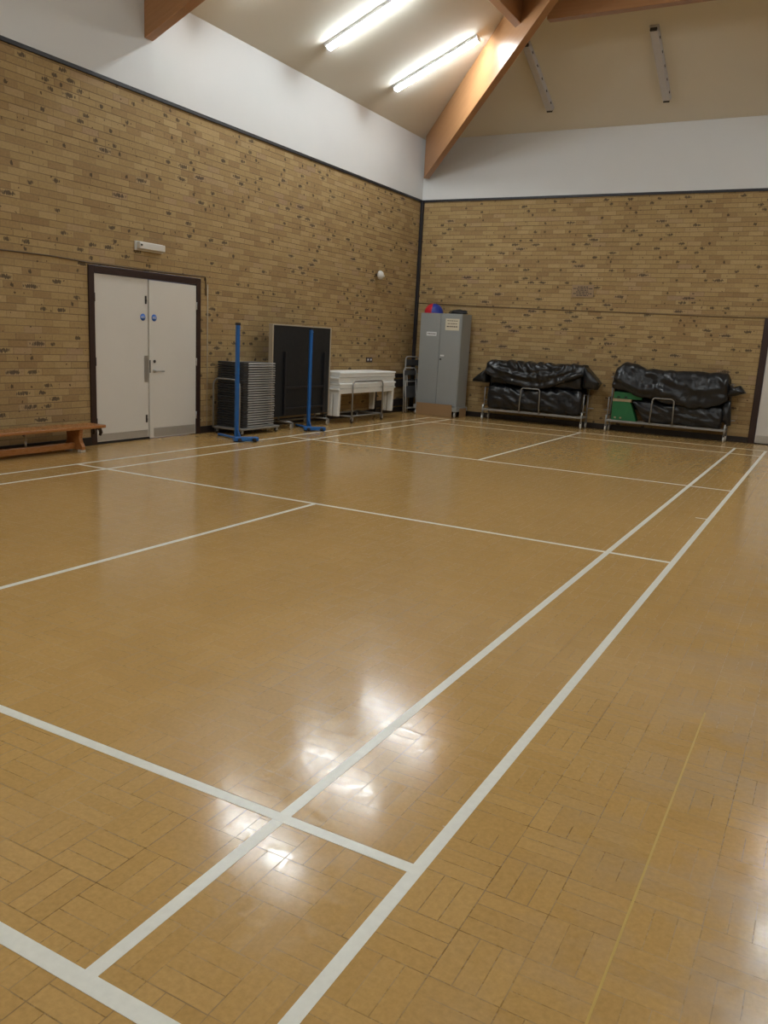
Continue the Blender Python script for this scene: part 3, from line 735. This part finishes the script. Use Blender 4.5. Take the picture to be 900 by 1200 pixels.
# ------------------------------------------------------------------ covered trolleys
def trolley(lab, x0, x1, y0, y1, hcx, postz):
    r = thing('equipment_trolley', lab, 'trolley', ((x0+x1)/2, (y0+y1)/2, 0))
    ox_, oy_ = r.location.x, r.location.y
    def BB(): m = MB(); m.m = Matrix.Translation((-ox_, -oy_, 0)); return m
    m = BB()
    for yy in (y0, y1): m.box(x0, x1, yy-.016, yy+.016, .185, .222)
    for xx in (x0+.02, (x0+x1)/2, x1-.02): m.box(xx-.016, xx+.016, y0+.016, y1-.016, .19, .218)
    m.build('deck_frame', M_TROL, r, bevel=.004)
    for xx in (x0+.02, x1-.02):
        for yy in (y0, y1):
            m = BB(); top = postz if yy == y1 else .30
            m.tube([(xx, yy, .115), (xx, yy, top)], .017, 10); 
            lg = m.build('leg', M_TROL, r)
            castor(lg, xx, yy, .12, .048, mb=BB, mat=M_CASTW)
    for s, xx in ((-1, x0+.02), (1, x1-.02)):
        m = BB(); m.tube([(xx, y1, .37), (xx+s*.12, y1, .37)], .010, 8); m.tube([(xx, y1, .98 if postz > .9 else .6), (xx+s*.05, y1, .98 if postz > .9 else .6)], .009, 8); m.build('side_peg', M_TROL, r)
        m = BB()
        m.tube([(xx, y0+.02, .30), (xx, y1, .30)], .010, 8); m.tube([(xx, y0+.06, .22), (xx, y0+.06, .62), (xx, y1-.05, .62)], .010, 8); m.build('end_rail', M_TROL, r)
    a = hcx-.185; b = hcx+.185; yy = y0-.035
    m = BB(); m.tube([(a-.012, yy, .21), (a, yy, .60)] + arc((a+.05, yy, .62), .05, 180, 90, 5) + arc((b-.05, yy, .62), .05, 90, 0, 5) + [(b, yy, .60), (b+.012, yy, .21)], .0125, 10)
    m.build('hoop_handle', M_TROL, r)
    return r
def fbm(x, y, z=0): return noise.fractal(Vector((x, y, z)), 1.0, 2.0, 4)
def drape(name, lab, x0, x1, yF, yB, top, hem, bulge, seed, folds, flaps=(), rt=.13):
    """cover hanging over a bundle: top(u), hem(u) heights; front bulges; folds(u,v) extra relief"""
    r = thing(name, lab, 'cover', ((x0+x1)/2, (yF+yB)/2, hem(.5)))
    L = r.location.copy(); nu, nv = 130, 54; vs = []; fs = []
    for i in range(nu+1):
        u = i/nu; zt = top(u); zh = hem(u); e = min(u, 1-u); endr = min(1, e/.035); endr = math.sqrt(max(0, 1-(1-endr)**2))
        # profile (y,z)
        P = []
        yb = yB; yf = yF
        zbk = .42
        P.append((yb, zbk)); P.append((yb, zt-rt))
        for k in range(1, 9): a = k/8*PI/2; P.append((yb-rt*math.sin(PI/2*k/8), zt-rt+rt*(1-math.cos(PI/2*k/8)) if False else zt-rt+rt*math.sin(a)))
        P[2:] = [(yb-rt+rt*math.cos(k/8*PI/2), zt-rt+rt*math.sin(k/8*PI/2)) for k in range(1, 9)]
        P += [(yf+rt-rt*math.sin(k/8*PI/2), zt-rt+rt*math.cos(k/8*PI/2)) for k in range(0, 9)]
        nz = 8; z1 = zt-rt
        for k in range(1, nz+1):
            q = k/nz; P.append((yf - bulge*math.sin(PI*min(q,.97))*(1 if True else 0), z1+(zh-z1)*q))
        # resample
        S = [0]
        for k in range(1, len(P)): S.append(S[-1]+math.hypot(P[k][0]-P[k-1][0], P[k][1]-P[k-1][1]))
        for j in range(nv+1):
            s = S[-1]*j/nv; k = 1
            while k < len(S)-1 and S[k] < s: k += 1
            q = (s-S[k-1])/max(1e-6, S[k]-S[k-1]); y = P[k-1][0]+(P[k][0]-P[k-1][0])*q; z = P[k-1][1]+(P[k][1]-P[k-1][1])*q
            v = j/nv; x = x0+(x1-x0)*u
            f_ = folds(u, v, z) + .016*noise.noise(Vector((x*3.0+seed, z*4.0, y*4))) + .004*fbm(x*9, z*11+seed, y*9)
            # outward direction approx
            cy, cz = (yF+yB)/2, (zt+zh)/2; d = Vector((y-cy, z-cz)).normalized()
            y2 = y + d.x*f_; z2 = z + d.y*f_*.6
            y2 = cy + (y2-cy)*(.55+.45*endr); 
            if z2 > cz: z2 = cz + (z2-cz)*(.80+.20*endr)
            y2 = min(y2, yB+.02)
            vs.append((x-L.x, y2-L.y, z2-L.z))
    for i in range(nu):
        for j in range(nv): a = i*(nv+1)+j; fs.append((a, a+1, a+nv+2, a+nv+1))
    m = MB(); m.add(vs, fs, True); o = m.build('sheet', M_TARP, r)
    md = o.modifiers.new('solid', 'SOLIDIFY'); md.thickness = .008; md.offset = -1
    for poly, ya, yb2, sd in flaps:
        # gusset corner of the sheet poking out past the end: a tapering folded wedge
        m = MB(); n = len(poly); rings = []; K = 6
        cxp = sum(p[0] for p in poly)/n; czp = sum(p[1] for p in poly)/n
        dense = []
        for i in range(n):
            a, b = poly[i], poly[(i+1)%n]
            for q in range(6): dense.append((a[0]+(b[0]-a[0])*q/6, a[1]+(b[1]-a[1])*q/6))
        for k in range(K+1):
            t_ = k/K; sc_ = 1-.10*(2*t_-1)**2
            rings.append([((cxp+(p[0]-cxp)*sc_)-L.x, ya+(yb2-ya)*t_-L.y+.02*fbm(p[0]*6+sd, p[1]*6, t_), (czp+(p[1]-czp)*sc_)-L.z) for p in dense])
        N = len(dense); vv = [p for R in rings for p in R]
        for sgn, R in ((0, rings[0]), (1, rings[-1])):
            vv.append((cxp-L.x, R[0][1]+(-.03 if sgn == 0 else .0), czp-L.z))
        ff = [(k*N+i, k*N+(i+1)%N, (k+1)*N+(i+1)%N, (k+1)*N+i) for k in range(K) for i in range(N)]
        ff += [(i, (i+1)%N, len(vv)-2) for i in range(N)] + [(K*N+i, K*N+(i+1)%N, len(vv)-1) for i in range(N)]
        m.add(vv, ff, True); m.build('flap', M_TARP, r)
    return r
def bundle(name, lab, x0, x1, y0, y1, z0, z1f, seed, amp=.03, shear=0., mat=M_TARP, cat='covered bundle'):
    r = thing(name, lab, cat, ((x0+x1)/2, (y0+y1)/2, z0)); L = r.location.copy()
    nu, nv = 110, 44; vs = []; fs = []
    for i in range(nu+1):
        u = i/nu; e = min(u, 1-u); er = math.sqrt(max(0, 1-(1-min(1, e/.05))**2)); zt = z1f(u)
        for j in range(nv):
            th = 2*PI*j/nv; c, s = math.cos(th), math.sin(th)
            q = (abs(c)**3.2+abs(s)**3.2)**(-1/3.2)          # rounded square section
            cy, cz, hy, hz = (y0+y1)/2, (z0+zt)/2, (y1-y0)/2, (zt-z0)/2
            x = x0+(x1-x0)*u + shear*(s*q)*(.5-u if False else 1)*(1-u)
            f_ = 1 + (.6*amp*noise.noise(Vector((x*2.6+seed, c*1.4, s*1.4))) + amp*.9*(abs(noise.noise(Vector((x*5.5+s*2.6, s*2.0, c+seed))))*2-.4))/hz*.6
            y = cy+hy*c*q*f_*(.7+.3*er); z = cz+hz*s*q*f_*(.8+.2*er)
            y = min(y, y1+.01); z = max(z, z0)
            vs.append((x-L.x, y-L.y, z-L.z))
    for i in range(nu):
        for j in range(nv): fs.append((i*nv+j, i*nv+(j+1)%nv, (i+1)*nv+(j+1)%nv, (i+1)*nv+j))
    m = MB(); m.add(vs, fs, True); m.add([vs[j] for j in range(nv)], [tuple(range(nv))]); m.add([vs[nu*nv+j] for j in range(nv)], [tuple(range(nv))])
    m.build('wrapping', mat, r); return r
def lerp(pts):
    def f(u):
        for (a, b), (c, d) in zip(pts, pts[1:]):
            if u <= c:
                t = (u-a)/(c-a); t = t*t*(3-2*t); return b+(d-b)*t
        return pts[-1][1]
    return f
# left trolley
TY0, TY1 = 13.99, 14.33
trolley('grey wheeled trolley under the black covered bundles beside the cabinet', .90, 2.90, TY0, TY1, 1.87, .74)
bundle('wrapped_bundle', 'lower black plastic wrapped bundle lying on the trolley beside the cabinet', .985, 2.84, 13.99, 14.30, .222, lambda u: .675, 1.3, .075)
bundle('wrapped_bundle', 'upper dark bundle hidden under the swagged black sheet beside the cabinet', 1.0, 2.80, 14.03, 14.29, .70, lambda u: 1.08, 5.3, .015)
hem1 = lerp([(0,.90),(.14,.82),(.33,.70),(.48,.655),(.66,.70),(.84,.82),(1,.94)])
def folds1(u, v, z):
    # swag folds hanging between the two upper corners, pleats under the top edge
    if v < .35: return 0
    s = (4*(u-.46)**2); w_ = (z-.66)/.45
    sw = .020*math.sin(26*(w_*.62 - s*.42) + 2*fbm(u*4, w_*3))*min(1, 3*(1-w_))
    pl_ = .022*max(0, w_)*math.sin(u*58+6*fbm(u*3, w_*2))*(1 if .15 < u < .9 else .3)
    return 1.35*sw + 1.0*pl_ + .012*(abs(noise.noise(Vector((u*13, w_*3.2, 4))))*2-.4)
drape('plastic_cover', 'glossy black plastic sheet swagged over the trolley beside the cabinet', .91, 2.86, 13.97, 14.36, lerp([(0,1.13),(.05,1.16),(.5,1.155),(1,1.165)]), hem1, .05, 2.0, folds1,
      flaps=[([(.93,.99),(.80,.90),(.645,.765),(.64,.72),(.93,.715)], 14.02, 14.32, 1.0), ([(2.83,1.15),(2.93,1.06),(3.14,.85),(3.07,.72),(2.83,.74)], 14.0, 14.30, 4.0)])
# right trolley
trolley('grey wheeled trolley under black covers with green boards, next to the far door', 3.30, 5.37, TY0+.06, TY1, 4.29, 1.0)
bundle('wrapped_bundle', 'lower black plastic wrapped bundle lying on the trolley next to the far door', 3.86, 5.28, 14.06, 14.29, .222, lambda u: .60, 8.3, .065, shear=-.12)
bundle('wrapped_bundle', 'upper dark bundle hidden under the black sheet next to the far door', 3.44, 5.24, 14.09, 14.29, .735, lambda u: 1.05, 9.3, .012)
gb = thing('green_board', 'green board standing low on the right trolley, left of the black wrapped bundle', 'board', (3.60, 14.17, .222))
MB().prism([(-.20,0),(.25,0),(.13,.30),(.10,.335),(-.20,.335)], -.10, .10, 'y').build('panel', M_GREEN, gb, bevel=.006)
m = MB()
for xx in (-.13, -.03): m.box(xx-.018, xx+.018, -.106, -.10, .03, .06)
m.build('catch', M_BOARDW, gb, bevel=.003)
gb = thing('wooden_board', 'pale wooden board lying on the green board on the right trolley', 'board', (3.62, 14.17, .558))
MB().box(-.22, .11, -.10, .10, 0, .05).build('plank', M_BOARDW, gb, bevel=.005)
gb = thing('green_board', 'dark green board lying just under the hem of the right trolley cover', 'board', (3.66, 14.17, .609))
MB().box(-.25, .25, -.10, .10, 0, .12).build('panel', M_GREEN, gb, bevel=.01)
m = MB()
for xx in (-.16, -.03): m.box(xx-.025, xx+.025, -.106, -.10, .02, .045)
m.build('catch', M_TRIM, gb, bevel=.003)
hem2 = lerp([(0,.80),(.08,.76),(.3,.66),(.55,.57),(.75,.53),(.92,.62),(1,.70)])
def folds2(u, v, z):
    if v < .35: return 0
    w_ = (z-.55)/.6; s = (u-.75)**2
    return .024*math.sin(17*(w_*.7 - 1.1*s) + 3*fbm(u*3, w_*2)) * min(1, 2.2*(1-w_)) + .014*math.sin(u*30+5*w_+4*fbm(u*4, w_)) + .012*(abs(noise.noise(Vector((u*11, w_*3.2, 14))))*2-.4)
drape('plastic_cover', 'dull black plastic sheet peaked at its left, over the trolley next the far door', 3.36, 5.33, 14.03, 14.36, lerp([(0,1.06),(.03,1.17),(.10,1.275),(.16,1.25),(.30,1.165),(.5,1.165),(.97,1.175),(1,1.12)]), hem2, .05, 12.0, folds2,
      flaps=[([(5.30,1.02),(5.40,.95),(5.50,.985),(5.60,.86),(5.44,.80),(5.30,.78)], 14.06, 14.28, 7.0), ([(5.26,.70),(5.38,.72),(5.43,.30),(5.36,.27),(5.31,.34),(5.26,.32)], 14.10, 14.24, 9.0)])

# ------------------------------------------------------------------ camera
cx_, cy_, cz_ = 6.908, -1.0778, 1.4416; yaw, pit, roll, fpx = -.490742, -.208036, .0529145, 958.6155
f_ = Vector((math.sin(yaw)*math.cos(pit), math.cos(yaw)*math.cos(pit), math.sin(pit)))
r_ = Vector((math.cos(yaw), -math.sin(yaw), 0)); u_ = r_.cross(f_)
rr_ = r_*math.cos(roll) + u_*math.sin(roll); uu_ = -r_*math.sin(roll) + u_*math.cos(roll)
cam = bpy.data.objects.new('Camera', bpy.data.cameras.new('Camera')); C.objects.link(cam)
cam.matrix_world = Matrix(((rr_.x, uu_.x, -f_.x, cx_), (rr_.y, uu_.y, -f_.y, cy_), (rr_.z, uu_.z, -f_.z, cz_), (0,0,0,1)))
cam.data.sensor_fit = 'HORIZONTAL'; cam.data.sensor_width = 36; cam.data.lens = fpx/900*36; cam.data.clip_end = 100; cam.data.clip_start = .02
sc = bpy.context.scene; sc.camera = cam
wd = bpy.data.worlds.new('World'); sc.world = wd; wd.use_nodes = True; wd.node_tree.nodes['Background'].inputs[0].default_value = (.02,.02,.025,1)
sc.view_settings.view_transform = 'Standard'; sc.view_settings.look = 'None'; sc.view_settings.gamma = 1; sc.view_settings.exposure = 2.68
sc.view_settings.use_curve_mapping = False
